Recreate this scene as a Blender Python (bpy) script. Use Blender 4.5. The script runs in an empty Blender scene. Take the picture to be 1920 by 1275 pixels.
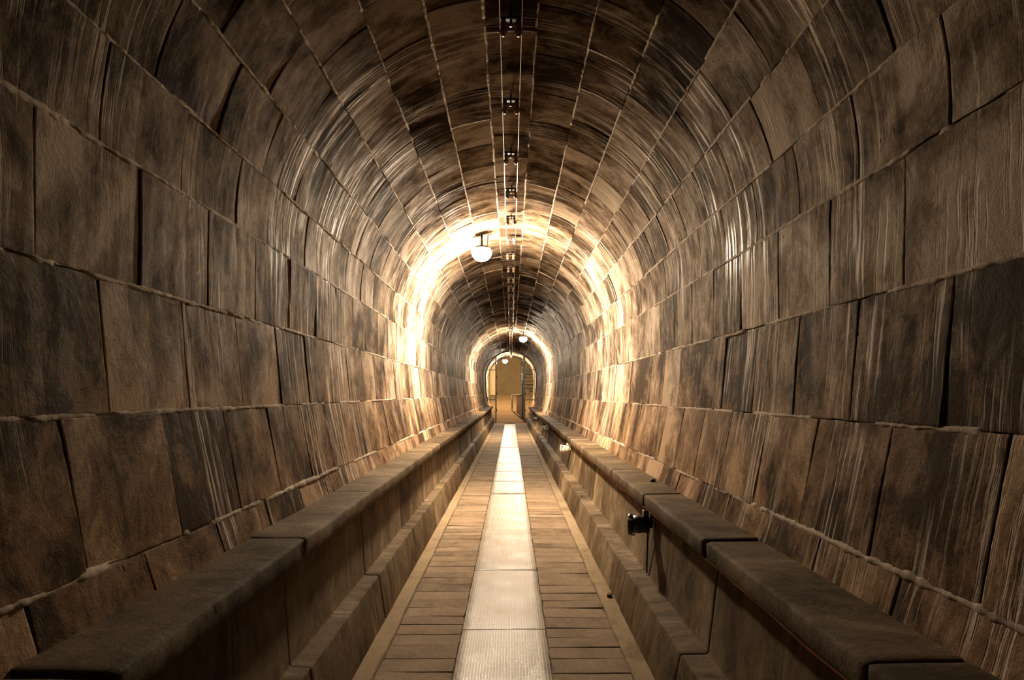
import bpy, math, random
from mathutils import Vector, Matrix, noise
random.seed(7)
S = bpy.context.scene
COL = S.collection
R = 1.1                      # radius of the vault in metres
FL = 1.135                   # walkway lies 1.135 R under the lens
END, GATE, NEAR = 33.8, 29.0, -3.0
PI = math.pi


def wz(z):
    return (z + FL) * R


# ------------------------------------------------------------------ helpers
class Geo:
    def __init__(self):
        self.v, self.f, self.uv, self.m, self.b, self.s = [], [], [], [], [], []

    def vert(self, p, uv=(0, 0)):
        self.v.append(tuple(p)); self.uv.append(uv)
        return len(self.v) - 1

    def face(self, idx, m=0, b=0.5, smooth=True):
        self.f.append(tuple(idx)); self.m.append(m); self.b.append(b); self.s.append(smooth)

    def grid(self, rows, m=0, b=0.5, flip=False, smooth=True):
        for i in range(len(rows) - 1):
            for j in range(len(rows[0]) - 1):
                q = [rows[i][j], rows[i + 1][j], rows[i + 1][j + 1], rows[i][j + 1]]
                self.face(q[::-1] if flip else q, m, b, smooth)

    def patch(self, top, bottom, m=0, b=0.5, flip=False, ms=None, smooth=True):
        """smooth grid with flat skirts dropping from its border; bottom(i, j) gives the skirt's foot"""
        rows = [[self.vert(*pu) for pu in row] for row in top]
        self.grid(rows, m, b, flip, smooth)
        ni, nj = len(top), len(top[0])
        loop = [(i, 0) for i in range(ni)] + [(ni - 1, j) for j in range(1, nj)] + [(i, nj - 1) for i in range(ni - 2, -1, -1)] + [(0, j) for j in range(nj - 2, 0, -1)]
        up = [self.vert(*top[i][j]) for i, j in loop]
        dn = [self.vert(bottom(i, j), top[i][j][1]) for i, j in loop]
        n = len(loop)
        for k in range(n):
            q = [up[k], dn[k], dn[(k + 1) % n], up[(k + 1) % n]]
            self.face(q if not flip else q[::-1], m if ms is None else ms, b, False)

    def box(self, c, s, rot=None, m=0, b=0.5, bev=0.0):
        hx, hy, hz = s[0] / 2, s[1] / 2, s[2] / 2
        k = min(bev, hx * .9, hy * .9, hz * .9)
        c = Vector(c)
        def T(p):
            p = Vector(p)
            if rot: p = rot @ p
            return c + p
        if k <= 0:
            n = [self.vert(T((x, y, z))) for z in (-hz, hz) for y in (-hy, hy) for x in (-hx, hx)]
            for q in ((0, 2, 3, 1), (4, 5, 7, 6), (0, 1, 5, 4), (2, 6, 7, 3), (0, 4, 6, 2), (1, 3, 7, 5)):
                self.face([n[i] for i in q], m, b, False)
            return
        idx = {}
        for sx in (-1, 1):
            for sy in (-1, 1):
                for sz in (-1, 1):
                    idx[sx, sy, sz, 0] = self.vert(T((sx * hx, sy * (hy - k), sz * (hz - k))))
                    idx[sx, sy, sz, 1] = self.vert(T((sx * (hx - k), sy * hy, sz * (hz - k))))
                    idx[sx, sy, sz, 2] = self.vert(T((sx * (hx - k), sy * (hy - k), sz * hz)))
        def add(q, nrm):
            pts = [Vector(self.v[i]) for i in q]
            n = (pts[1] - pts[0]).cross(pts[2] - pts[0])
            d = Vector(nrm)
            if rot: d = rot @ d
            self.face(q if n.dot(d) > 0 else q[::-1], m, b, False)
        for a in range(3):
            o1, o2 = (a + 1) % 3, (a + 2) % 3
            for s_ in (-1, 1):
                q = []
                for (p1, p2) in ((-1, -1), (1, -1), (1, 1), (-1, 1)):
                    key = [0, 0, 0]; key[a] = s_; key[o1] = p1; key[o2] = p2
                    q.append(idx[key[0], key[1], key[2], a])
                nrm = [0, 0, 0]; nrm[a] = s_
                add(q, nrm)
            for s1 in (-1, 1):
                for s2 in (-1, 1):
                    def K(t, ax):
                        key = [0, 0, 0]; key[a] = t; key[o1] = s1; key[o2] = s2
                        return idx[key[0], key[1], key[2], ax]
                    nrm = [0, 0, 0]; nrm[o1] = s1; nrm[o2] = s2
                    add([K(-1, o1), K(1, o1), K(1, o2), K(-1, o2)], nrm)
        for sx in (-1, 1):
            for sy in (-1, 1):
                for sz in (-1, 1):
                    add([idx[sx, sy, sz, 0], idx[sx, sy, sz, 1], idx[sx, sy, sz, 2]], (sx, sy, sz))

    def tube(self, pts, r, n=8, m=0, b=0.5, cap=True):
        pts = [Vector(p) for p in pts]
        rings, up = [], None
        for i, p in enumerate(pts):
            d = (pts[min(i + 1, len(pts) - 1)] - pts[max(i - 1, 0)]).normalized()
            if up is None:
                up = Vector((0, 0, 1)) if abs(d.z) < .9 else Vector((1, 0, 0))
            a = d.cross(up).normalized(); c = a.cross(d).normalized(); up = c
            rr = r[i] if isinstance(r, (list, tuple)) else r
            rings.append([self.vert(p + (a * math.cos(t) + c * math.sin(t)) * rr) for t in [2 * PI * k / n for k in range(n)]])
        for i in range(len(rings) - 1):
            for k in range(n):
                self.face([rings[i][k], rings[i][(k + 1) % n], rings[i + 1][(k + 1) % n], rings[i + 1][k]], m, b)
        if cap:
            self.face(rings[0][::-1], m, b, False); self.face(rings[-1], m, b, False)

    def lathe(self, prof, n=16, mat=None, m=0):
        """prof: (radius, height) pairs from the bottom up, spun about z, then moved by mat."""
        rings = []
        for r, z in prof:
            if r < 1e-6:
                p = Vector((0, 0, z)); rings.append([self.vert(mat @ p if mat else p)])
            else:
                rings.append([self.vert((mat @ Vector((r * math.cos(t), r * math.sin(t), z))) if mat else (r * math.cos(t), r * math.sin(t), z))
                              for t in [2 * PI * k / n for k in range(n)]])
        for i in range(len(rings) - 1):
            A, B = rings[i], rings[i + 1]
            for k in range(n):
                k2 = (k + 1) % n
                if len(A) == 1 and len(B) == 1: continue
                if len(A) == 1: self.face([A[0], B[k2], B[k]], m)
                elif len(B) == 1: self.face([A[k], A[k2], B[0]], m)
                else: self.face([A[k], A[k2], B[k2], B[k]], m)

    def build(self, name, mats, parent=None):
        me = bpy.data.meshes.new(name)
        me.from_pydata(self.v, [], self.f)
        for mm in (mats if isinstance(mats, (list, tuple)) else [mats]):
            me.materials.append(mm)
        me.polygons.foreach_set('material_index', self.m)
        me.polygons.foreach_set('use_smooth', self.s)
        at = me.attributes.new('tone', 'FLOAT', 'FACE')
        at.data.foreach_set('value', self.b)
        uvl = me.uv_layers.new(name='UVMap')
        li = [0] * len(me.loops); me.loops.foreach_get('vertex_index', li)
        flat = []
        for i in li: flat.extend(self.uv[i])
        uvl.data.foreach_set('uv', flat)
        me.update()
        o = bpy.data.objects.new(name, me); COL.objects.link(o)
        if parent: o.parent = parent
        return o


def tag(o, label=None, cat=None, group=None, kind=None):
    if label: o['label'] = label
    if cat: o['category'] = cat
    if group: o['group'] = group
    if kind: o['kind'] = kind
    return o


def empty(name, loc, rz=0.0):
    o = bpy.data.objects.new(name, None); COL.objects.link(o)
    o.location = loc; o.rotation_euler = (0, 0, rz); o.empty_display_size = .1
    return o


def copy_tree(o, parent=None):
    c = o.copy(); COL.objects.link(c)
    if parent: c.parent = parent
    for ch in [x for x in o.children]: copy_tree(ch, c)
    return c


def ns(x, y, z=0.0):
    return noise.noise(Vector((x, y, z)))


ORD = ['', 'first', 'second', 'third', 'fourth', 'fifth', 'sixth', 'seventh', 'eighth', 'ninth', 'tenth', 'eleventh', 'twelfth',
       'thirteenth', 'fourteenth', 'fifteenth', 'sixteenth', 'seventeenth', 'eighteenth', 'nineteenth', 'twentieth',
       'twenty-first', 'twenty-second', 'twenty-third', 'twenty-fourth', 'twenty-fifth', 'twenty-sixth', 'twenty-seventh',
       'twenty-eighth', 'twenty-ninth', 'thirtieth', 'thirty-first', 'thirty-second', 'thirty-third', 'thirty-fourth']


# ------------------------------------------------------------------ materials
class NT:
    def __init__(self, name):
        self.mat = bpy.data.materials.new(name); self.mat.use_nodes = True
        self.t = self.mat.node_tree; self.t.nodes.clear()
        self.out = self.t.nodes.new('ShaderNodeOutputMaterial')

    def n(self, typ, **kw):
        nd = self.t.nodes.new('ShaderNode' + typ)
        for k, v in kw.items(): setattr(nd, k, v)
        return nd

    def link(self, a, b): self.t.links.new(a, b)

    def put(self, sock, v):
        if isinstance(v, bpy.types.NodeSocket): self.link(v, sock)
        else: sock.default_value = v

    def math(self, op, a, b=0.0, c=None, clamp=False):
        nd = self.n('Math', operation=op, use_clamp=clamp)
        self.put(nd.inputs[0], a); self.put(nd.inputs[1], b)
        if c is not None: self.put(nd.inputs[2], c)
        return nd.outputs[0]

    def ramp(self, x, lo, hi, a=0.0, b=1.0):
        nd = self.n('MapRange', interpolation_type='SMOOTHSTEP')
        self.put(nd.inputs[0], x)
        for i, v in enumerate((lo, hi, a, b)): nd.inputs[i + 1].default_value = v
        return nd.outputs[0]

    def mix(self, f, a, b, blend='MIX'):
        nd = self.n('Mix', data_type='RGBA', blend_type=blend)
        self.put(nd.inputs[0], f)
        self.put(nd.inputs[6], a if isinstance(a, bpy.types.NodeSocket) else (*a, 1))
        self.put(nd.inputs[7], b if isinstance(b, bpy.types.NodeSocket) else (*b, 1))
        return nd.outputs[2]

    def vec(self, x, y, z=0.0):
        nd = self.n('CombineXYZ')
        for i, v in enumerate((x, y, z)): self.put(nd.inputs[i], v)
        return nd.outputs[0]

    def noise(self, v, scale=1.0, detail=4.0, rough=.55, dist=0.0):
        nd = self.n('TexNoise')
        self.put(nd.inputs['Vector'], v)
        nd.inputs['Scale'].default_value = scale; nd.inputs['Detail'].default_value = detail
        nd.inputs['Roughness'].default_value = rough; nd.inputs['Distortion'].default_value = dist
        return nd.outputs[0]

    def bsdf(self, color, rough, normal=None, metal=0.0, spec=.5, coat=0.0, coat_rough=.2):
        b = self.n('BsdfPrincipled')
        self.put(b.inputs['Base Color'], color if isinstance(color, bpy.types.NodeSocket) else (*color, 1))
        self.put(b.inputs['Roughness'], rough); b.inputs['Metallic'].default_value = metal
        self.put(b.inputs['Specular IOR Level'], spec)
        self.put(b.inputs['Coat Weight'], coat); b.inputs['Coat Roughness'].default_value = coat_rough
        if normal is not None: self.link(normal, b.inputs['Normal'])
        self.link(b.outputs[0], self.out.inputs[0])
        return b

    def bump(self, h, strength, dist, prev=None):
        nd = self.n('Bump')
        nd.inputs['Strength'].default_value = strength; nd.inputs['Distance'].default_value = dist
        self.link(h, nd.inputs['Height'])
        if prev is not None: self.link(prev, nd.inputs['Normal'])
        return nd.outputs[0]


def stone(name, dark, mid, light, ochre, streaks=1.0, wet=1.0, ochre_at=None, contrast=1.0, fine=1.0, spec=.03, runw=.38, glint=.06, crown_shade=None):
    """weathered cast blocks: patchy damp tone per block, run-down lime streaks, grain and pits."""
    t = NT(name)
    uv = t.n('UVMap'); sp = t.n('SeparateXYZ'); t.link(uv.outputs[0], sp.inputs[0])
    u, v = sp.outputs[0], sp.outputs[1]
    at = t.n('Attribute', attribute_name='tone'); tone = at.outputs['Fac']
    off = t.math('MULTIPLY', tone, 37.0)
    patch = t.noise(t.vec(t.math('MULTIPLY_ADD', u, 2.4, off), t.math('MULTIPLY', v, 1.7), 3.1), 1.0, 8.0, .66, .5)
    run = t.noise(t.vec(t.math('MULTIPLY_ADD', u, 16.0, off), t.math('MULTIPLY', v, 3.2), 1.7), 1.0, 7.0, .7, .8)
    grain = t.noise(t.vec(u, v, 0.5), 75.0, 6.0, .75)
    blotch = t.noise(t.vec(u, t.math('MULTIPLY', v, .8), 9.5), 8.0, 8.0, .72, .8)
    k = t.math('MULTIPLY_ADD', t.math('SUBTRACT', tone, .5), .62 * contrast, .45)
    k = t.math('MULTIPLY_ADD', t.math('SUBTRACT', patch, .5), 2.3 * contrast, k)
    k = t.math('MULTIPLY_ADD', t.math('SUBTRACT', run, .5), runw * contrast, k)
    k = t.math('MULTIPLY_ADD', t.math('SUBTRACT', blotch, .5), 1.1 * contrast, k)
    k = t.math('MULTIPLY_ADD', t.math('SUBTRACT', grain, .5), .50 * min(fine, 1.6), k, clamp=True)
    col = t.mix(t.ramp(k, .10, .52), dark, mid)
    col = t.mix(t.ramp(k, .45, .95), col, light)
    if ochre_at:
        fo = t.ramp(t.math('MULTIPLY_ADD', t.math('SUBTRACT', patch, .5), .7, t.math('ABSOLUTE', v)), ochre_at[0], ochre_at[1])
        col = t.mix(t.math('MULTIPLY', fo, .6), col, t.mix(1.0, col, ochre, 'MULTIPLY'))
    if crown_shade:
        fs = t.ramp(t.math('MULTIPLY_ADD', t.math('SUBTRACT', patch, .5), 1.6, t.math('ABSOLUTE', v)), crown_shade[0], crown_shade[1])
        col = t.mix(t.math('SUBTRACT', 1.0, fs), col, t.mix(1.0, col, crown_shade[2], 'MULTIPLY'))  # shade of the vault top painted into the colour, fading down the sides
    # lime run-downs
    clus = t.noise(t.vec(t.math('MULTIPLY', u, 1.25), t.math('MULTIPLY', v, .22), 5.5), 1.0, 3.0, .5)
    clus2 = t.noise(t.vec(t.math('MULTIPLY', u, 5.0), t.math('MULTIPLY', v, 2.2), 8.5), 1.0, 3.0, .5)
    cl = t.math('MULTIPLY', t.ramp(clus, .46, .60), t.ramp(clus2, .40, .58))
    wob = t.noise(t.vec(u, v, 4.0), 3.0, 3.0, .5)
    us = t.math('MULTIPLY_ADD', wob, .05, u)
    st = t.noise(t.vec(t.math('MULTIPLY', us, 46.0), t.math('MULTIPLY', v, 1.5), 2.2), 1.0, 4.0, .68)
    sm = t.math('MULTIPLY', t.ramp(st, .50, .62), cl)
    sm = t.math('MULTIPLY', sm, streaks, clamp=True)
    if crown_shade: sm = t.math('MULTIPLY', sm, t.ramp(t.math('ABSOLUTE', v), .35, 1.0, .25, 1.0))
    lime = (min(light[0] * 1.55, .8), min(light[1] * 1.6, .8), min(light[2] * 1.7, .8))
    col = t.mix(t.math('MULTIPLY', sm, .75), col, lime)
    pits = t.n('TexVoronoi', feature='F1'); t.link(t.vec(u, t.math('MULTIPLY', v, .7), 0), pits.inputs['Vector']); pits.inputs['Scale'].default_value = 21.0
    pm = t.math('MULTIPLY', t.ramp(pits.outputs['Distance'], .06, .15, 1.0, 0.0), t.ramp(blotch, .55, .62))
    col = t.mix(t.math('MULTIPLY', pm, .75), col, (.03, .02, .012))
    wetm = t.ramp(run, .35, .62)
    rough = t.math('SUBTRACT', .80, t.math('MULTIPLY', wetm, .20 * wet))
    rough = t.math('SUBTRACT', rough, t.math('MULTIPLY', sm, .18 * wet), clamp=True)
    h = t.math('MULTIPLY_ADD', sm, t.math('MULTIPLY_ADD', st, 1.2, .4), t.math('MULTIPLY', st, .06))
    h = t.math('SUBTRACT', h, t.math('MULTIPLY', pm, 1.4))
    n1 = t.bump(h, .5 * max(streaks, .3), .010)
    n2 = t.bump(t.math('MULTIPLY_ADD', blotch, 1.4, t.math('MULTIPLY', grain, .5 * fine)), .5, .008, n1)
    bead = t.noise(t.vec(u, v, 6.5), 130.0, 2.0, .5)
    n3 = t.bump(t.math('MULTIPLY', bead, 1.0), .35 * wet, .003, n2)
    if crown_shade: spec = t.math('MULTIPLY', fs, spec)
    t.bsdf(col, rough, n3, spec=spec, coat=t.math('MULTIPLY', sm, glint), coat_rough=.25)
    return t.mat


def plain(name, c, rough=.5, metal=0.0, var=.25, scale=30.0, bump=.2, spec=.5):
    t = NT(name)
    tc = t.n('TexCoord')
    n = t.noise(tc.outputs['Object'], scale, 4.0, .6)
    f = t.ramp(n, .3, .7)
    col = t.mix(f, tuple(x * (1 - var) for x in c), tuple(min(1, x * (1 + var)) for x in c))
    t.bsdf(col, t.math('MULTIPLY_ADD', n, .2, rough - .1), t.bump(n, bump, .002), metal, spec)
    return t.mat


def glow(name, c, strength):
    t = NT(name); e = t.n('Emission')
    e.inputs[0].default_value = (*c, 1); e.inputs[1].default_value = strength
    t.link(e.outputs[0], t.out.inputs[0])
    return t.mat


def tread(name):
    t = NT(name)
    uv = t.n('UVMap'); sp = t.n('SeparateXYZ'); t.link(uv.outputs[0], sp.inputs[0])
    u, v = sp.outputs[0], sp.outputs[1]
    pos = t.n('NewGeometry').outputs['Position']
    big = t.noise(pos, 4.0, 5.0, .6, .4)
    fine = t.noise(pos, 55.0, 4.0, .65)
    ribs = t.math('SINE', t.math('MULTIPLY', v, 2 * PI / .0135))
    cross = t.math('SINE', t.math('MULTIPLY', u, 2 * PI / .021))
    rib = t.math('MULTIPLY', t.ramp(ribs, -.3, .6), t.ramp(cross, -.9, -.2))
    k = t.math('MULTIPLY_ADD', t.math('SUBTRACT', fine, .5), .6, big)
    col = t.mix(t.ramp(k, .3, .7), (.105, .080, .052), (.215, .170, .118))
    col = t.mix(t.math('MULTIPLY', rib, .25), col, (.27, .22, .155))
    h = t.math('MULTIPLY_ADD', rib, .5, t.math('MULTIPLY', big, 1.6))
    h = t.math('MULTIPLY_ADD', fine, .5, h)
    t.bsdf(col, t.math('MULTIPLY_ADD', big, .35, .24), t.bump(h, .6, .006), 0.0, .20)
    return t.mat


DK, MD, LT, OC = (.054, .039, .026), (.215, .162, .114), (.47, .395, .31), (1.0, .71, .44)
M_WALL = stone('weathered_blocks', DK, MD, LT, OC, 1.0, 1.0, (2.0, 2.95), contrast=1.2, spec=.011, glint=.06, crown_shade=(.45, 2.1, (.42, .375, .33)))
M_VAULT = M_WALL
M_MORTAR = stone('lime_mortar', (.22, .17, .125), (.44, .365, .28), (.62, .54, .44), OC, .3, .5, None, .7)
M_GROOVE = plain('dark_joint', (.045, .032, .022), .85, bump=.4)
M_COPE = stone('coping_concrete', (.052, .036, .021), (.125, .090, .055), (.27, .21, .142), OC, .05, .35, None, .8, 1.6, .04, .06)
M_LOW = stone('low_wall_concrete', (.046, .031, .017), (.115, .080, .045), (.24, .182, .115), OC, .35, .45, None, .8, 1.0, .03, .2)
M_PLANK = stone('floor_slabs', (.085, .060, .037), (.21, .152, .098), (.34, .26, .18), OC, 0.0, .25, None, .45, 2.6, .06, .0)
M_GUT = stone('gutter_cement', (.14, .10, .058), (.24, .18, .112), (.33, .26, .175), OC, 0.0, .2, None, .6)
M_TREAD = tread('ribbed_plate')
M_RAMP = stone('ochre_screed', (.085, .050, .020), (.105, .063, .026), (.125, .077, .034), OC, 0.0, .1, None, .3)
M_PLASTER = stone('ochre_plaster', (.36, .25, .12), (.47, .33, .165), (.54, .39, .21), OC, 0.1, .1, None, .5)
M_IRON = plain('black_iron', (.028, .024, .020), .45, .6)
M_GREEN = plain('dark_green_paint', (.022, .045, .034), .4, .2)
M_BROWN = plain('brown_shadow_paint', (.075, .042, .018), .55, .2)  # colour of the shadow shape on the ramp and its tall stile
M_WIRE = plain('bare_wire', (.35, .27, .18), .35, 1.0)
M_BRASS = plain('dull_brass', (.22, .15, .085), .35, .9)
M_PORC = plain('brown_porcelain', (.16, .105, .07), .18, 0.0)
M_BLACK = plain('black_plastic', (.040, .039, .040), .34, 0.0, bump=.1)
M_WHITE = plain('aged_white_plastic', (.62, .58, .48), .4, 0.0)
M_GREY = plain('grey_metal', (.34, .32, .28), .35, .5)
M_STEEL = plain('bright_screw', (.6, .57, .5), .25, 1.0)
M_LENS = plain('dark_lens', (.02, .02, .022), .08)
M_CABLE = plain('orange_cable', (.42, .11, .025), .5)
M_BULB = glow('lit_glass', (1.0, .79, .56), 830.0)
M_STONE = plain('dark_stone_chip', (.05, .036, .024), .8, bump=.6, scale=60)

# ------------------------------------------------------------------ tunnel section
CZ = .64
PH = [6.7, 20.7, 34.7, 48.9, 62.7, 77.2, 91.7]


def section(side):
    """wall profile of one side from the crown down: points (x, z), arclength and the arclength of each bed joint"""
    dz = 0.0 if side < 0 else -.028
    pts = []
    for i in range(0, 93):
        f = math.radians(i * 91.7 / 92)
        pts.append((math.sin(f), CZ + math.cos(f)))
    joints_at = [p / 91.7 * 92 for p in PH]
    low = [(1.0, .285 + dz * .5), (.970, -.05 + dz), (.905, -.389 + dz), (.872, -.50 + dz), (.852, -.58 + dz), (.80, -.86), (.735, -1.17)]
    for q in low: pts.append(q)
    pts = [Vector((side * x * R, 0, wz(z))) for x, z in pts]
    arc = [0.0]
    for a, b in zip(pts, pts[1:]): arc.append(arc[-1] + (b - a).length)
    def at_index(fi):
        i = min(int(fi), len(arc) - 2)
        return arc[i] + (arc[i + 1] - arc[i]) * (fi - i)
    joints = [at_index(j) for j in joints_at] + [arc[93], arc[94], arc[95], arc[97], arc[99]]
    return pts, arc, joints


def make_eval(side):
    pts, arc, joints = section(side)
    nr = []
    for i in range(len(pts)):
        d = (pts[min(i + 1, len(pts) - 1)] - pts[max(i - 1, 0)]).normalized()
        n = Vector((d.z, 0, -d.x)) * (1 if side > 0 else -1)   # towards the axis
        nr.append(n)
    import bisect
    def ev(a, y, off):
        i = max(0, min(bisect.bisect_right(arc, a) - 1, len(arc) - 2))
        t = (a - arc[i]) / (arc[i + 1] - arc[i])
        p = pts[i].lerp(pts[i + 1], t); n = nr[i].lerp(nr[i + 1], t).normalized()
        p = p + n * off
        return Vector((p.x, y, p.z))
    return ev, joints


SEC = {-1: make_eval(-1), 1: make_eval(1)}


def evc(a, y, off):
    """signed arclength: negative left of the crown"""
    s = -1 if a < 0 else 1
    return SEC[s][0](abs(a), y, off)


def block(g, a0, a1, y0, y1, tone):
    """one cast block: nearly flat face with worn arrises, dropping into the joints"""
    lv = 2 if y0 < 6 else 1 if y0 < 13 else 0
    nu, na = (16, 14) if lv == 2 else (8, 7) if lv else (4, 4)
    gy, ga = .0016 + abs(random.gauss(0, .0016)), .002
    lift = random.gauss(0, .0012); ty, ta = random.gauss(0, .0012), random.gauss(0, .0014)
    L, A = y1 - y0 - 2 * gy, a1 - a0 - 2 * ga
    eu, ev_ = .0045 / L, .0045 / A
    if lv == 0: eu = ev_ = 1e-3
    us = [0, eu, 1.6 * eu] + [eu + (1 - 2 * eu) * (i + 1) / nu for i in range(nu - 1)] + [1 - 1.6 * eu, 1 - eu, 1]
    vs = [0, ev_, 1.6 * ev_] + [ev_ + (1 - 2 * ev_) * (i + 1) / na for i in range(na - 1)] + [1 - 1.6 * ev_, 1 - ev_, 1]
    sk = random.gauss(0, .003)
    top, at = [], {}
    for i, p in enumerate(us):
        row = []
        for j, q in enumerate(vs):
            y = y0 + gy + L * p + sk * (q - .5)
            a = a0 + ga + A * q
            fu = max(0, 1 - min(p, 1 - p) * L / .02); fv = max(0, 1 - min(q, 1 - q) * A / .02)
            y += fu * (.003 * ns(a * 6, y0 * 3 + round(p), 2.3) + .0022 * ns(a * 26, y0 * 9 + round(p), 7.3))
            a += fv * (.003 * ns(y * 6, a0 * 5 + round(q), 5.1) + .0022 * ns(y * 26, a0 * 5 + round(q), 1.1))
            off = lift + ty * (p - .5) * 2 + ta * (q - .5) * 2 + .0022 * ns(y * 3.0, a * 3.0, tone * 9) + .0012 * ns(y * 9.0, a * 6.0, tone * 9)
            if i in (0, len(us) - 1) or j in (0, len(vs) - 1):
                off -= (.0014 + .003 * max(0, ns(y * 13, a * 13, 3.0))) if lv else 0
            row.append((evc(a, y, off), (y, a))); at[i, j] = (a, y)
        top.append(row)
    g.patch(top, lambda i, j: evc(at[i, j][0], at[i, j][1], -.016), 0, tone, True, 2)


def joint_bead(g, a, y0, y1, w, hgt, m=1, holes=.3):
    """ragged lime mortar squeezed out along a bed joint"""
    y, rows = y0, []
    step = .03 if y0 < 1 else .03
    while y < y1:
        st = .012 if y < 6 else (.04 if y < 14 else .15)
        k = ns(y * 2.1, a * 3.3, 1.0) + .6 * ns(y * 9.0, a * 5.1, 4.0)
        h = hgt * (.5 + 1.3 * k + .9 * ns(y * 31.0, a * 5.1, 4.0) + .5 * ns(y * 77.0, a, 1.0)) + random.gauss(0, .0006)
        h -= max(0, -holes + .12 - k) * .05
        ww = w * (.95 + .6 * ns(y * 6, a * 2, 9) + .5 * ns(y * 33, a * 2, 9) + .15 * random.uniform(-1, 1))
        c = a + .004 * ns(y * 3, a * 9, 3.7) + .0025 * ns(y * 25, a * 9, 3.7)
        row = []
        for q, hh in ((-1, -.017), (-.75, h * .2 - .001), (-.25, h), (.3, h * .85), (.75, h * .2 - .001), (1, -.017)):
            aa = c + q * ww
            row.append(g.vert(evc(aa, y, hh), (y, aa)))
        rows.append(row); y += st
    if len(rows) > 1: g.grid(rows, m, .5 + .3 * ns(a * 3, 1, 1), flip=True)


def cross_bead(g, a0, a1, y, w, hgt):
    rows = []
    n = 14
    for i in range(n + 1):
        a = a0 + (a1 - a0) * i / n
        k = ns(a * 8, y * 5, 2.0)
        h = hgt * (.5 + 1.3 * k + .9 * ns(y * 31.0, a * 5.1, 4.0) + .5 * ns(y * 77.0, a, 1.0))
        row = []
        for q, hh in ((-1, -.017), (-.5, h), (.5, h), (1, -.017)):
            yy = y + q * w * (1 + .5 * k) + .003 * ns(a * 9, y, 5)
            row.append(g.vert(evc(a, yy, hh), (yy, a)))
        rows.append(row)
    g.grid(rows, 1, .55, flip=False)


LB = .45
PHASE_L = [.21, .37, .15, .30, .07, .26, .02, .24, .02, .26, .04]
PHASE_R = [.21, .02, .27, .05, .29, .10, .34, .10, .33, .13, .38]


def course(g, a0, a1, phase, y1=END, ya=NEAR):
    y = ya + (phase - ya) % LB - LB
    mean = random.random()
    while y < y1 - .02:
        e = min(y + LB + random.gauss(0, .006), y1)
        s = max(y, ya)
        if e - s > .05:
            block(g, a0, a1, s, e, min(1, max(0, random.gauss(.5, .24))))
            if random.random() < .12: cross_bead(g, a0, a1, e, .005 + random.random() * .006, .003)
        y = e
        if y >= y1 - .02: break


def shell(g, a0, a1):
    n = max(2, int((a1 - a0) / .08))
    rows = []
    for y in (NEAR, 4, 12, 22, END):
        rows.append([g.vert(evc(a0 + (a1 - a0) * i / n, y, -.014), (y, a0 + (a1 - a0) * i / n)) for i in range(n + 1)])
    g.grid(rows, 2, .5, flip=True)


MATS = lambda m: [m, M_MORTAR, M_GROOVE]
JL, JR = SEC[-1][1], SEC[1][1]
g = Geo()
course(g, -JL[0], JR[0], PHASE_L[0])
for k in range(6):
    course(g, -JL[k + 1], -JL[k], PHASE_L[k + 1])
    course(g, JR[k], JR[k + 1], PHASE_R[k + 1])
for k in range(6):
    for a in (-JL[k], JR[k]): joint_bead(g, a, NEAR, END, .009, .0032)
shell(g, -JL[6], -.0001); shell(g, .0001, JR[6])
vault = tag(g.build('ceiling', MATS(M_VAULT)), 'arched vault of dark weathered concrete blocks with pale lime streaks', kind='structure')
for side, nm, J, PHS in ((-1, 'wall_left', JL, PHASE_L), (1, 'wall_right', JR, PHASE_R)):
    g = Geo()
    for k in range(6, 10):
        lo, hi = J[k], J[k + 1]
        if side < 0: course(g, -hi, -lo, PHS[k + 1])
        else: course(g, lo, hi, PHS[k + 1])
    course(g, *((-J[11], -J[10]) if side < 0 else (J[10], J[11])), .12, ya=GATE - .1)
    for k in range(6, 10): joint_bead(g, side * J[k], NEAR, END, .010 if k < 9 else .014, .0035 if k < 9 else .005)
    if side < 0: shell(g, -J[11], -J[6])
    else: shell(g, J[6], J[11])
    tag(g.build(nm, MATS(M_WALL)), 'curved %s side wall of large damp concrete blocks' % ('left' if side < 0 else 'right'), kind='structure')


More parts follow.
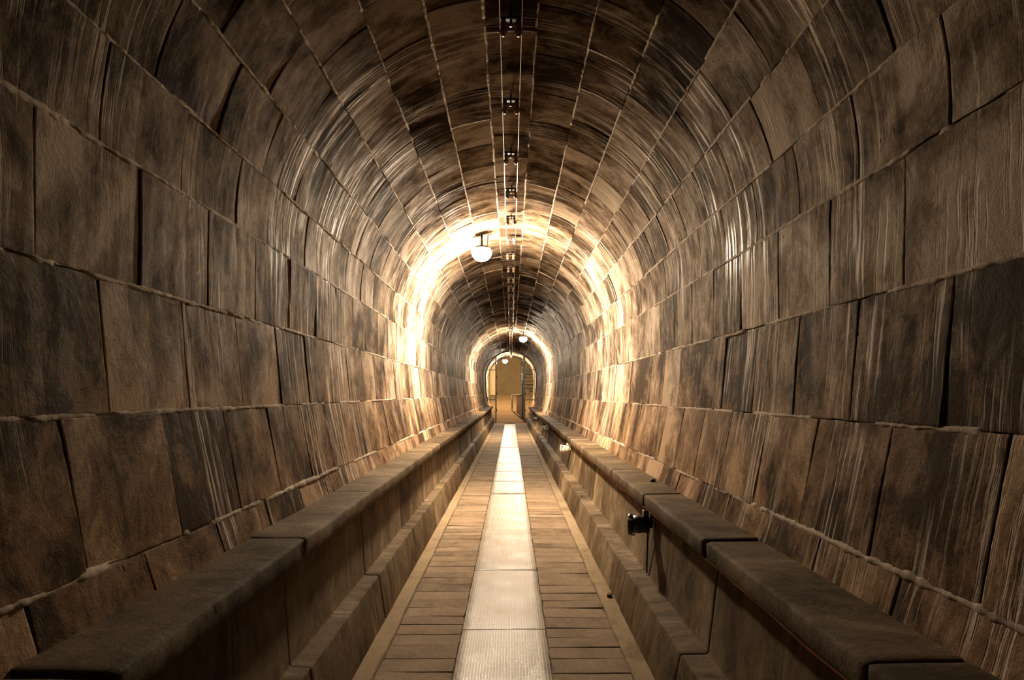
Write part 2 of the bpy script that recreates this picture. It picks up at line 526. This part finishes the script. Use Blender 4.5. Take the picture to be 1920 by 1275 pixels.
# ------------------------------------------------------------------ benches
def loft(g, prof, y0, y1, tone, jit=None, gap=.0035, v0=0.0, flip=False, step=None, m=0):
    """slab running along the tunnel: prof = (x, z) world points; ends drop into the joint"""
    P = [Vector((x, 0, z)) for x, z in prof]
    N = []
    for i in range(len(P)):
        d = (P[min(i + 1, len(P) - 1)] - P[max(i - 1, 0)]).normalized()
        N.append(Vector((d.z, 0, -d.x)) * (1 if flip else -1))
    arc = [0]
    for a, b in zip(P, P[1:]): arc.append(arc[-1] + (b - a).length)
    st = step or (.03 if y0 < 7 else .08 if y0 < 14 else .25)
    ys = [y0 + gap, y0 + gap + .008]
    n = max(2, int((y1 - y0) / st))
    ys += [y0 + gap + (y1 - y0 - 2 * gap) * i / n for i in range(1, n)]
    ys += [y1 - gap - .008, y1 - gap]
    l1, l2 = random.gauss(0, .002), random.gauss(0, .002)
    ys = [y0 + gap, y0 + gap + .006] + ys[2:-2] + [y1 - gap - .006, y1 - gap]
    top = []
    for r, y in enumerate(ys):
        row = []
        for i, p in enumerate(P):
            q = p + N[i] * ((l1 + (l2 - l1) * (y - y0) / (y1 - y0)) + (-.003 if r in (0, len(ys) - 1) else 0))
            yy = y + (.003 * ns(p.x * 9, p.z * 9, y0 * 3) if r < 2 or r > len(ys) - 3 else 0)
            if jit and jit[i]:
                kk = .6 * ns(y * 9, i * 3.1, tone * 5) + .7 * ns(y * 31, i * 1.7, 2)
                chip = min(0, ns(y * 4.0, i * .3, 8 + tone) + .25) * 1.6
                q = q + N[i] * jit[i] * (kk + chip)
            row.append(((q.x, yy, q.z), (y, v0 + arc[i])))
        top.append(row)
    def foot(i, j):
        p = Vector(top[i][j][0])
        return p - N[j] * .02
    g.patch(top, foot, m, tone, flip, 1)


def run_slabs(g, prof, first, length, jit, flip, y0=NEAR, y1=GATE - .06, v0=0.0, m=0, back=True):
    y = y0 + (first - y0) % length - length
    while y < y1 - .05:
        s, e = max(y, y0), min(y + length + random.gauss(0, .02), y1)
        if e - s > .06: loft(g, prof, s, e, min(1, max(0, random.gauss(.5, .2))), jit, v0=v0, flip=flip, m=m)
        y += length


def solid_strip(g, prof, y0, y1, m, flip):
    rows = [[g.vert((x, y, z), (y, i * .1)) for i, (x, z) in enumerate(prof)] for y in (y0, y1)]
    g.grid(rows, m, .5, flip=flip, smooth=False)


for side, nm1, nm2 in ((-1, 'trim_1', 'baseboard_left'), (1, 'trim_2', 'baseboard_right')):
    if side < 0:
        zt, xl, xw = -.486, .692, .885
        face = [(.757, -.548), (.7345, -.902), (.730, -.907), (.667, -.909), (.661, -.916), (.627, -1.137)]
        c0, b0 = 2.52, 3.77
    else:
        zt, xl, xw = -.516, .682, .880
        face = [(.750, -.578), (.706, -.926), (.701, -.931), (.614, -.933), (.608, -.940), (.568, -1.137)]
        c0, b0 = 2.66, 2.70
    th = .068
    cope = [(xw, zt + .002), (xl + .10, zt + .001), (xl + .02, zt), (xl + .004, zt - .003), (xl - .001, zt - .011), (xl, zt - th + .008), (xl + .006, zt - th), (xl + .06, zt - th - .001), (xl - .045 if False else face[0][0] + .01, zt - th)]
    cope = cope[:7]
    W = lambda pr: [(side * x * R, wz(z)) for x, z in pr]
    # the coping overhangs: its underside goes from the lip back towards the wall
    fx = face[0][0]
    under = [(fx + .01, zt - th - .001)]
    g = Geo()
    run_slabs(g, W(cope + under), c0, 1.21, [0, .002, .003, .006, .006, .004, .004, 0], side > 0)
    # core under the joints and the recess below the lip
    solid_strip(g, W([(xw, zt - .012), (xl + .014, zt - .012), (xl + .014, zt - th + .012), (fx + .02, zt - th + .012)]), NEAR, GATE - .06, 1, side > 0)
    pr = W([(xw, zt), (xl, zt), (xl, zt - th), (xw, zt - th)])
    g.face([g.vert((x, GATE - .06, z)) for x, z in pr], 0, .5, False)
    tag(g.build(nm1, [M_COPE, M_GROOVE]), '%s bench coping of worn concrete slabs with a chipped lip' % ('left' if side < 0 else 'right'), kind='structure')
    g = Geo()
    # the face stands back behind the lip
    run_slabs(g, W(face), b0, 1.28, [0, .003, .003, .005, .005, .002], side > 0)
    solid_strip(g, W([(x + .014, z - .012) for x, z in face]), NEAR, GATE - .06, 1, side > 0)
    pr = W([(.9, face[0][1])] + face + [(.9, -1.137)])
    g.face([g.vert((x, GATE - .06, z)) for x, z in pr], 0, .5, False)
    tag(g.build(nm2, [M_LOW, M_GROOVE]), '%s low bench wall with a stepped ledge above the gutter' % ('left' if side < 0 else 'right'), kind='structure')

# ------------------------------------------------------------------ walkway
XL0, XL1, XR1, XR0 = -.552 * R, -.230 * R, .162 * R, .494 * R      # outer and inner edges of the two slab strips
g = Geo()
def slab(g, x0, x1, y0, y1, tone):
    n = 12 if y0 < 8 else 3
    gp = .0012 + abs(random.gauss(0, .0014))
    z0 = random.gauss(0, .0013); tl = random.gauss(0, .0012); ty = random.gauss(0, .0012)
    top = []
    ys = [y0 + gp, y0 + gp + .003, (y0 + y1) / 2, y1 - gp - .003, y1 - gp]
    for r, y in enumerate(ys):
        row = []
        for i in range(n + 3):
            q = [0, .012][i] if i < 2 else [1, .988][n + 2 - i] if i > n else (i - 1) / n
            x = x0 + .008 + (x1 - x0 - .016) * q
            yy = y + (.0025 * ns(x * 9, y0 * 4, r // 3) + .0018 * ns(x * 37, y0 * 4, r // 3))
            x += (.006 * ns(yy * 9, x0 * 5, 3) + .004 * ns(yy * 33, x0 * 5, 3)) * abs(q * 2 - 1) ** 4
            z = z0 + tl * (q * 2 - 1) + ty * (r - 2) * .5 + .001 * ns(x * 8, yy * 8)
            if r in (0, 4) or i in (0, n + 2): z -= .002
            row.append(((x, yy, z), (x * 1.0, yy)))
        top.append(row)
    g.patch(top, lambda i, j: (top[i][j][0][0], top[i][j][0][1], -.02), 0, tone, True, 2, False)
for x0, x1, ph in ((XL0, XL1, .0), (XR1, XR0, .05)):
    y = -1.5 + ph
    while y < GATE - .4:
        w = random.choice((.14, .152, .152, .158, .17))
        slab(g, x0, x1, y, y + w, min(1, max(0, random.gauss(.5, .25)))); y += w
# base under the joints, channel under the plates, gutters
rows = [[g.vert((x, y, z), (x, y)) for x, z in ((XL0 - .01, -.015), (XL1 - .005, -.015), (XL1, -.016), (XR1, -.016), (XR1 + .005, -.015), (XR0 + .01, -.015))] for y in (NEAR, GATE)]
g.grid(rows, 2, .5, flip=True)
for xa, xb in ((-.627 * R - .02, XL0), (XR0, .568 * R + .02)):
    y = NEAR
    rows = []
    inner = xb if xa < 0 else xa
    while y < GATE:
        row = []
        for i in range(6):
            q = i / 5
            x = xa + (xb - xa) * q
            z = .004 + .006 * ns(x * 6, y * 2, 3) * .5
            d = abs(x - inner)
            if d < 1e-6: x += .007 * ns(y * 3, 4, inner) + .004 * ns(y * 14, 2, inner)
            wall_d = min(abs(xa - x), abs(xb - x)) if d > .02 else 1
            row.append(g.vert((x, y, z), (x, y)))
        rows.append([g.vert((row_x, y, -.016), (row_x, y)) for row_x in [g.v[row[0]][0] - .001]] + row + [g.vert((g.v[row[-1]][0] + .001, y, -.016), (0, y))])
        y += .04 if y < 8 else .2
    g.grid(rows, 1, .5, flip=True)
tag(g.build('floor', [M_PLANK, M_GUT, M_GROOVE]), 'walkway of narrow cross slabs with pale cement gutters', kind='structure')

# ribbed plates down the middle
NP = 23
for k in range(NP):
    y0 = -.05 + k * 1.215
    y1 = min(y0 + 1.215, GATE - .75)
    if y1 - y0 < .3: break
    gm = Geo()
    z0 = .006 + random.gauss(0, .0018); tl = random.gauss(0, .003); tx = random.gauss(0, .002)
    n = 50 if y0 < 8 else 8
    top = []
    w0, w1 = XL1 - .002, XR1 + .002
    xc, yc = (XL1 + XR1) / 2, (y0 + y1) / 2
    for r in range(n + 3):
        q = [0, .004][r] if r < 2 else [1, .996][n + 2 - r] if r > n else (r - 1) / n
        row = []
        for i in range(13):
            p = [0, .01][i] if i < 2 else [1, .99][12 - i] if i > 10 else (i - 1) / 10
            y = y0 + .0025 + (y1 - y0 - .005) * q; x = w0 + (w1 - w0) * p
            x += (.005 * ns(y * 5, round(p) * 3, 1) + .0045 * ns(y * 21, round(p) * 3, 2)) * abs(p * 2 - 1) ** 4
            y += (.004 * ns(x * 8, y0, 6) + .002 * ns(x * 31, y0, 6)) * abs(q * 2 - 1) ** 8
            z = z0 + tl * (q - .5) + tx * (p - .5) + .0022 * ns(x * 7, y * 5, 3)
            if r in (0, n + 2) or i in (0, 12): z -= .002
            row.append(((x - xc, y - yc, z), (y, x)))
        top.append(row)
    gm.patch(top, lambda i, j: (top[i][j][0][0], top[i][j][0][1], -.0145), 0, random.random(), True, 1)
    o = gm.build('cover_plate', [M_TREAD, M_GROOVE])
    o.location = ((XL1 + XR1) / 2, (y0 + y1) / 2, 0)
    where = 'ribbed pale cover plate in the walkway, %s from the camera end' % ORD[k + 1] if k else 'ribbed pale cover plate in the walkway, the one closest to the camera'
    tag(o, where, 'floor plate', 'ribbed cover plates along the walkway')

# ------------------------------------------------------------------ ramp and shaft past the gate
g = Geo()
n = 8
za, zb = -.012, wz(-.065)
rows = []
tones = [random.random() for _ in range(n)]
for i in range(n):
    y0 = GATE - .45 if i == 0 else GATE + (END - GATE) * i / n
    y1 = GATE + (END - GATE) * (i + 1) / n
    zz0 = za + (zb - za) * max(0, (i - .0)) / n; zz1 = za + (zb - za) * (i + 1) / n
    hw = .80 + (.25) * i / n
    if i == 0:
        segs = [(-.68, .61, GATE - .45, GATE - .05), (-.84, .84, GATE - .05, y1)]
    else:
        segs = [(-hw - .06, hw + .06, y0, y1)]
    for xa, xb, ya, yb in segs:
        t0 = zz0 + (zz1 - zz0) * (ya - y0) / (y1 - y0); t1 = zz0 + (zz1 - zz0) * (yb - y0) / (y1 - y0)
        m_ = 6
        rr = [[g.vert((xa + (xb - xa) * k / m_, y, z), (y, xa + (xb - xa) * k / m_)) for k in range(m_ + 1)] for y, z in ((ya, t0), (ya + .012, t0 + .012), (yb, t1 + .004), (yb, t1 - .004))]
        g.grid(rr, 0, .35 + .3 * tones[i], flip=True, smooth=False)
tag(g.build('floor_ramp', M_RAMP), 'ochre ramp rising beyond the gate', kind='structure')
SC, SR = Vector((.35, 37.0, 0)), 3.3
g = Geo()
seg, zt_, z0_ = 48, 4.6, zb - .006
ring_lo = []
angs = [math.radians(-90 + 20 + (320) * i / seg) for i in range(seg + 1)]
rows = []
for zz in (z0_, z0_ + .9, z0_ + 1.8, zt_):
    rows.append([g.vert((SC.x + SR * math.cos(a), SC.y + SR * math.sin(a), zz), (SR * a, -zz)) for a in angs])
g.grid(rows, 0, .5, flip=False)
tag(g.build('wall_back', M_PLASTER), 'curved ochre plaster wall of the stair shaft', kind='structure')
g = Geo()
c = g.vert((SC.x, SC.y, z0_), (0, 0))
rim = [g.vert((SC.x + SR * math.cos(2 * PI * i / seg), SC.y + SR * math.sin(2 * PI * i / seg), z0_), (SR * math.cos(2 * PI * i / seg), SR * math.sin(2 * PI * i / seg))) for i in range(seg)]
for i in range(seg): g.face([c, rim[i], rim[(i + 1) % seg]], 0, .5)
tag(g.build('floor_landing', M_RAMP), 'ochre floor of the stair shaft', kind='structure')

# spiral stair
st = empty('spiral_staircase', (1.55, 36.6, z0_))
tag(st, 'dark metal spiral staircase in the shaft beyond the gate', 'staircase')
gc = Geo(); gc.tube([(0, 0, 0), (0, 0, 3.6)], .055, 16); gc.build('column', M_GREEN, st)
hp, prev = [], None
for k in range(17):
    a = math.radians(250 - k * 24); z = .19 * (k + 1)
    gt = Geo(); d = math.radians(12.5)
    top, bot = [], []
    for r, aa in ((.05, a - d), (1.05, a - d), (1.05, a + d), (.05, a + d)):
        top.append(gt.vert((r * math.cos(aa), r * math.sin(aa), z))); bot.append(gt.vert((r * math.cos(aa), r * math.sin(aa), z - .035)))
    gt.face(top, 0, .5, False); gt.face(bot[::-1], 0, .5, False)
    for i in range(4): gt.face([bot[i], bot[(i + 1) % 4], top[(i + 1) % 4], top[i]], 0, .5, False)
    gt.build('tread', M_IRON, st)
    gb = Geo(); p = Vector((1.02 * math.cos(a), 1.02 * math.sin(a), z)); gb.tube([p, p + Vector((0, 0, .92))], .009, 6); gb.build('baluster', M_GREEN, st)
    hp.append(p + Vector((0, 0, .92)))
gh = Geo(); gh.tube(hp, .02, 8); gh.build('handrail', M_GREEN, st)

# ------------------------------------------------------------------ gate
def zrel(py, Y): return wz(0) + (738 - py) * Y / 1280.0
GY = GATE
gf = empty('iron_gate_surround', (0, GY, 0))
tag(gf, 'dark green iron gate frame with side grilles closing the far end of the walkway', 'gate surround')
XPL, XPR = -.640, .560
ztop = {x: wz(CZ) + math.sqrt(R * R - x * x) - .055 for x in (XPL, XPR)}
for x, w in ((XPL, .055), (XPR, .095)):
    gp = Geo(); gp.box((x, 0, ztop[x] / 2 + .002), (w, .06, ztop[x] - .004), bev=.005); gp.build('post', M_GREEN, gf)
    for z in (.55, 1.25, 1.95):
        gb = Geo(); gb.tube([(x + w / 2 + .012, -.02, z - .05), (x + w / 2 + .012, -.02, z + .05)], .014, 8); gb.build('hinge', M_GREEN, gf)
for z in (zrel(693.5, GY), zrel(749.5, GY)):
    for xa, xb in ((-1.03, XPL - .02), (XPR + .03, 1.03)):
        gr = Geo(); gr.box(((xa + xb) / 2, 0, z), (xb - xa, .02, .034), bev=.003); gr.build('rail', M_GREEN, gf)
for x in (-.905, .795, 1.01):
    za_, zb_ = (zrel(757, GY), zrel(685, GY)) if x < 1 else (zrel(750, GY), zrel(693, GY))
    gr = Geo(); gr.box((x, -.005, (za_ + zb_) / 2), (.024, .024, zb_ - za_), bev=.003); gr.build('bar', M_GREEN, gf)
gl = Geo(); gl.box((-1.0, -.03, zrel(746, GY)), (.10, .05, .06), bev=.006); gl.box((-1.02, -.03, zrel(742, GY)), (.03, .04, .12), bev=.005); gl.build('latch', M_IRON, gf)
ga = Geo()
N_ = 60
JA = JL[8] + .27
ring = []
for i in range(N_ + 1):
    a = -JA + (JA * 2) * i / N_
    p = [evc(a, y, o) for y, o in ((-.03, .003), (-.03, .045), (.03, .045), (.03, .003))]
    ring.append([ga.vert(q) for q in p])
for i in range(N_):
    for k in range(4):
        ga.face([ring[i][k], ring[i][(k + 1) % 4], ring[i + 1][(k + 1) % 4], ring[i + 1][k]], 0, .5, False)
ga.face(ring[0][::-1], 0, .5, False); ga.face(ring[-1], 0, .5, False)
ga.build('arch_band', M_IRON, gf)
# soft ramp shadow built as a brown frame and panel, plus a tall stile
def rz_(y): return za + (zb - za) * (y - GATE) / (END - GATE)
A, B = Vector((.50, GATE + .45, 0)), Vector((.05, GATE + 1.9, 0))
lf = empty('shadow_frame', (A.x, A.y, rz_(A.y)))
tag(lf, 'low brown frame built as a soft shadow shape on the ochre ramp, with a tall stile', 'shadow frame')
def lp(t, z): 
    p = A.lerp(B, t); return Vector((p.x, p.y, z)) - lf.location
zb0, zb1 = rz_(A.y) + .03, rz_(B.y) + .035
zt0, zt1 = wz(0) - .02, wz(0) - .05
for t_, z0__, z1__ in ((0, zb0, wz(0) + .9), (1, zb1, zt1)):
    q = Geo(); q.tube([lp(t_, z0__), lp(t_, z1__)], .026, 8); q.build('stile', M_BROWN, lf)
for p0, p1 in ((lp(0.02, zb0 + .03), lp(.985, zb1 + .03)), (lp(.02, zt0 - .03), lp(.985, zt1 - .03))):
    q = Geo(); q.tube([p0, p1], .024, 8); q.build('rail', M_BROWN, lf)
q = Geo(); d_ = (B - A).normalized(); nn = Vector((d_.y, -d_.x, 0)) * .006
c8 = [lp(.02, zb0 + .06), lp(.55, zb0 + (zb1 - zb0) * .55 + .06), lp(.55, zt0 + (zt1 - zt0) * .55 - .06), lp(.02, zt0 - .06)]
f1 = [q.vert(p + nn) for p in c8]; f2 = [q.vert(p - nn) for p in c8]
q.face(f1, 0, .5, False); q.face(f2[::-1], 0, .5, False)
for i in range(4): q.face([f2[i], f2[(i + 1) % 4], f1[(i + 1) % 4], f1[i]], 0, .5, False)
q.build('shadow_panel', M_BROWN, lf)

# ------------------------------------------------------------------ overhead line
WZ = wz(CZ + 1) - .085          # wire height
BR0, BS = 3.23, .9
br = empty('insulator_bracket', (0, BR0, 0))
q = Geo(); q.box((0, 0, WZ + .052), (.112, .034, .012), bev=.002); q.build('mount_bar', M_IRON, br)
q = Geo(); q.lathe([(0, WZ + .018), (.009, WZ + .018), (.009, WZ + .028), (.006, WZ + .029), (.006, WZ + .088)], 8)
q.lathe([(.014, WZ + .058), (.014, WZ + .066), (.007, WZ + .067)], 6); q.build('bolt', M_BRASS, br)
for s in (-1, 1):
    mt = Matrix.Translation((s * .036, 0, WZ))
    q = Geo(); q.lathe([(0, -.021), (.008, -.021), (.019, -.016), (.021, -.010), (.019, -.005), (.013, .000), (.012, .006), (.016, .012), (.022, .018), (.024, .026), (.021, .033), (.012, .038), (.012, .047), (0, .047)], 18, mt)
    ins = q.build('insulator', M_PORC, br)
    q = Geo(); q.lathe([(0, -.030), (.006, -.030), (.011, -.027), (.0125, -.022), (.0125, -.0205), (.006, -.0205)], 14, mt); q.build('cap_nut', M_BRASS, ins)
k = 0
y = BR0
while y < END - .3:
    o = br if k == 0 else copy_tree(br)
    o.location = (random.gauss(0, .003) if k else 0, y, random.gauss(0, .002) if k else 0); o.rotation_euler = (0, 0, random.gauss(0, .05))
    lab = 'twin knob insulator bracket on the vault crown, %s counted from the camera' % ORD[k + 1] if k else 'twin knob insulator bracket on the vault crown, the one closest to the camera'
    tag(o, lab, 'bracket', 'insulator brackets along the vault crown')
    k += 1; y += BS
for s, wd in ((-1, 'left'), (1, 'right')):
    q = Geo(); pts = []
    y = NEAR
    while y < END:
        f = ((y - BR0) / BS) % 1.0
        pts.append((s * .0505, y, WZ + .003 - .006 * 4 * f * (1 - f))); y += BS / 6
    q.tube(pts, .0022, 6)
    tag(q.build('overhead_wire', M_WIRE), 'thin bare wire under the vault crown, %s one of the pair' % wd, 'wire', 'wires under the vault crown')

# ------------------------------------------------------------------ lamps
def lamp(x, y, zc, label):
    t = empty('ceiling_lamp', (x, y, zc))
    tag(t, label, 'lamp', 'lit lamps hung under the vault')
    q = Geo(); q.lathe([(0, -.112), (.036, -.107), (.068, -.092), (.095, -.062), (.108, -.028), (.108, .0), (.09, .026), (0, .028)], 24)
    q.build('glass_globe', M_BULB, t)
    q = Geo(); q.lathe([(0, .029), (.090, .029), (.098, .022), (.102, .026), (.098, .036), (.075, .046), (.045, .060), (0, .060)], 28)
    q.build('housing', M_IRON, t)
    sx = 1 if x < 0 else -1
    roof = wz(CZ) + math.sqrt(R * R - x * x) - zc
    q = Geo(); q.tube([(0, 0, .056), (0, 0, roof - .012)], .012, 8); q.build('stem', M_IRON, t)
    pts = [(0, .0, .058), (sx * .06, .015, .062)]
    for i in range(1, 7):
        xx = x + sx * (.06 + (abs(x) - .19 - .06 + .0) * i / 6)
        pts.append((xx - x, .02, wz(CZ) + math.sqrt(R * R - xx * xx) - zc - .03))
    q = Geo(); q.tube(pts, .008, 8); q.build('conduit', M_GREY, t)
    return t
lamp(-.322, 7.5, wz(0) + 1.564, 'largest glowing lamp under the vault, the one closest to the camera')
lamp(.347, 19.3, wz(0) + 1.567, 'middle glowing lamp hanging right of the crown wires')
lamp(-.267, 31.1, wz(0) + 1.506, 'smallest glowing lamp seen between the gate posts')

ld = bpy.data.lights.new('shaft_fill_light', 'POINT'); ld.energy = 70; ld.color = (1, .80, .53); ld.shadow_soft_size = .1  # unseen light added to brighten the back wall of the shaft
lo = bpy.data.objects.new('shaft_fill_light', ld); COL.objects.link(lo); lo.location = (-.4, 34.6, 3.7)

# ------------------------------------------------------------------ floodlights under the right bench lip
def floodlight(y, body, label, drop=False):
    t = empty('floodlight', (.775, y, wz(-.678)))
    tag(t, label, 'floodlight', 'small floodlights under the right bench lip')
    rot = Matrix.Rotation(math.radians(-90), 4, 'Y') @ Matrix.Rotation(math.radians(0), 4, 'X')
    yaw = Matrix.Rotation(math.radians(-14), 4, 'Z')
    mt = yaw @ rot
    q = Geo(); sc_ = 1.15; mt = mt @ Matrix.Scale(sc_, 4); q.lathe([(0, -.012), (.034, -.012), (.040, -.006), (.041, .03), (.044, .034), (.044, .072), (.036, .074), (0, .074)], 24, mt); q.build('barrel', body, t)
    q = Geo(); q.lathe([(.037, .0745), (.050, .0745), (.052, .078), (.052, .090), (.049, .093), (.040, .093), (.038, .088)], 24, mt); rim = q.build('rim', body, t)
    q = Geo(); q.lathe([(0, .086), (.037, .086)], 24, mt); q.build('lens', M_LENS, t)
    for a in (55, 180, 305):
        a = math.radians(a)
        q = Geo(); q.lathe([(0, .094), (.004, .094), (.005, .092), (.005, .060), (0, .060)], 8, mt @ Matrix.Translation((.052 * math.cos(a), .052 * math.sin(a), 0))); q.build('screw', M_STEEL, rim)
    q = Geo(); q.box((-.010, .0, .066), (.03, .045, .034), bev=.002); q.box((.020, 0, .03), (.016, .045, .09), bev=.002); q.build('bracket', body, t)
    if drop:
        q = Geo(); q.tube([(0, -.01, -.045), (-.002, -.012, -.14), (-.006, -.010, -.270)], .0055, 8); q.build('drop_cable', M_BLACK, t)
    return t
for y, bd, lb in ((3.88, M_BLACK, 'black round floodlight under the right bench lip closest to the camera'),
                  (9.2, M_WHITE, 'white round floodlight under the right bench lip, second from the camera'),
                  (14.5, M_GREY, 'grey floodlight under the right bench lip, third from the camera'),
                  (19.9, M_BLACK, 'dark floodlight under the right bench lip, fourth from the camera'),
                  (25.6, M_GREY, 'pale tiny floodlight under the right bench lip, furthest before the gate')):
    floodlight(y, bd, lb, y < 5)
q = Geo(); pts = []
y = NEAR
while y < GATE - .3:
    sag = .014 * ns(y * .9, 3, 1) + .006 * ns(y * 3.1, 5, 1)
    pts.append((.770 + .004 * ns(y * 2, 1, 1), y, wz(-.516 - .068) - .004 + sag - .006)); y += .08 if y < 8 else .25
q.tube(pts, .0055, 6)
tag(q.build('orange_cable', M_CABLE), 'orange cable strung under the lip of the right bench', 'cable')

# ------------------------------------------------------------------ stone chips
def chip(x, y, z, s, label):
    q = Geo(); rows = []
    for i in range(7):
        th_ = PI * i / 6; row = []
        for j in range(11):
            ph_ = 2 * PI * (j % 10) / 10
            d = Vector((math.sin(th_) * math.cos(ph_), math.sin(th_) * math.sin(ph_), math.cos(th_)))
            rr = s * (1 + .5 * noise.noise(d * 1.7 + Vector((x * 9, y, z))))
            row.append(q.vert((d.x * rr, d.y * rr * .8, max(d.z * rr * .6, -s * .35) + s * .35)))
        rows.append(row)
    q.grid(rows, 0, .5, smooth=False)
    o = q.build('stone_chip', M_STONE); o.location = (x, y, z); o.rotation_euler = (0, 0, x * 7)
    tag(o, label, 'stone')
chip(.604, 4.18, .007, .022, 'dark stone chip lying in the right gutter')
chip(.912, 4.38, wz(-.514), .020, 'small dark stone chip on top of the right bench')
chip(.706, 6.82, wz(-.933), .014, 'tiny dark stone chip on the right ledge')

# ------------------------------------------------------------------ camera and view
cam = bpy.data.cameras.new('camera'); co = bpy.data.objects.new('camera', cam); COL.objects.link(co)
co.location = (0, 0, wz(0)); co.rotation_euler = (PI / 2, 0, 0)
cam.sensor_width = 36; cam.lens = 24.0; cam.clip_start = .02; cam.clip_end = 200
cam.shift_x = .001; cam.shift_y = (738 - 637.5) / 1920
S.camera = co
w = bpy.data.worlds.new('world'); S.world = w; w.use_nodes = True
w.node_tree.nodes['Background'].inputs[0].default_value = (0, 0, 0, 1)
w.node_tree.nodes['Background'].inputs[1].default_value = 0
S.view_settings.view_transform = 'Standard'; S.view_settings.look = 'None'
S.view_settings.exposure = 1.62; S.view_settings.gamma = 1.0
S.view_settings.use_curve_mapping = False
S.cycles.use_denoising = True
S.cycles.max_bounces = 10; S.cycles.diffuse_bounces = 6
S.cycles.sample_clamp_indirect = 8.0
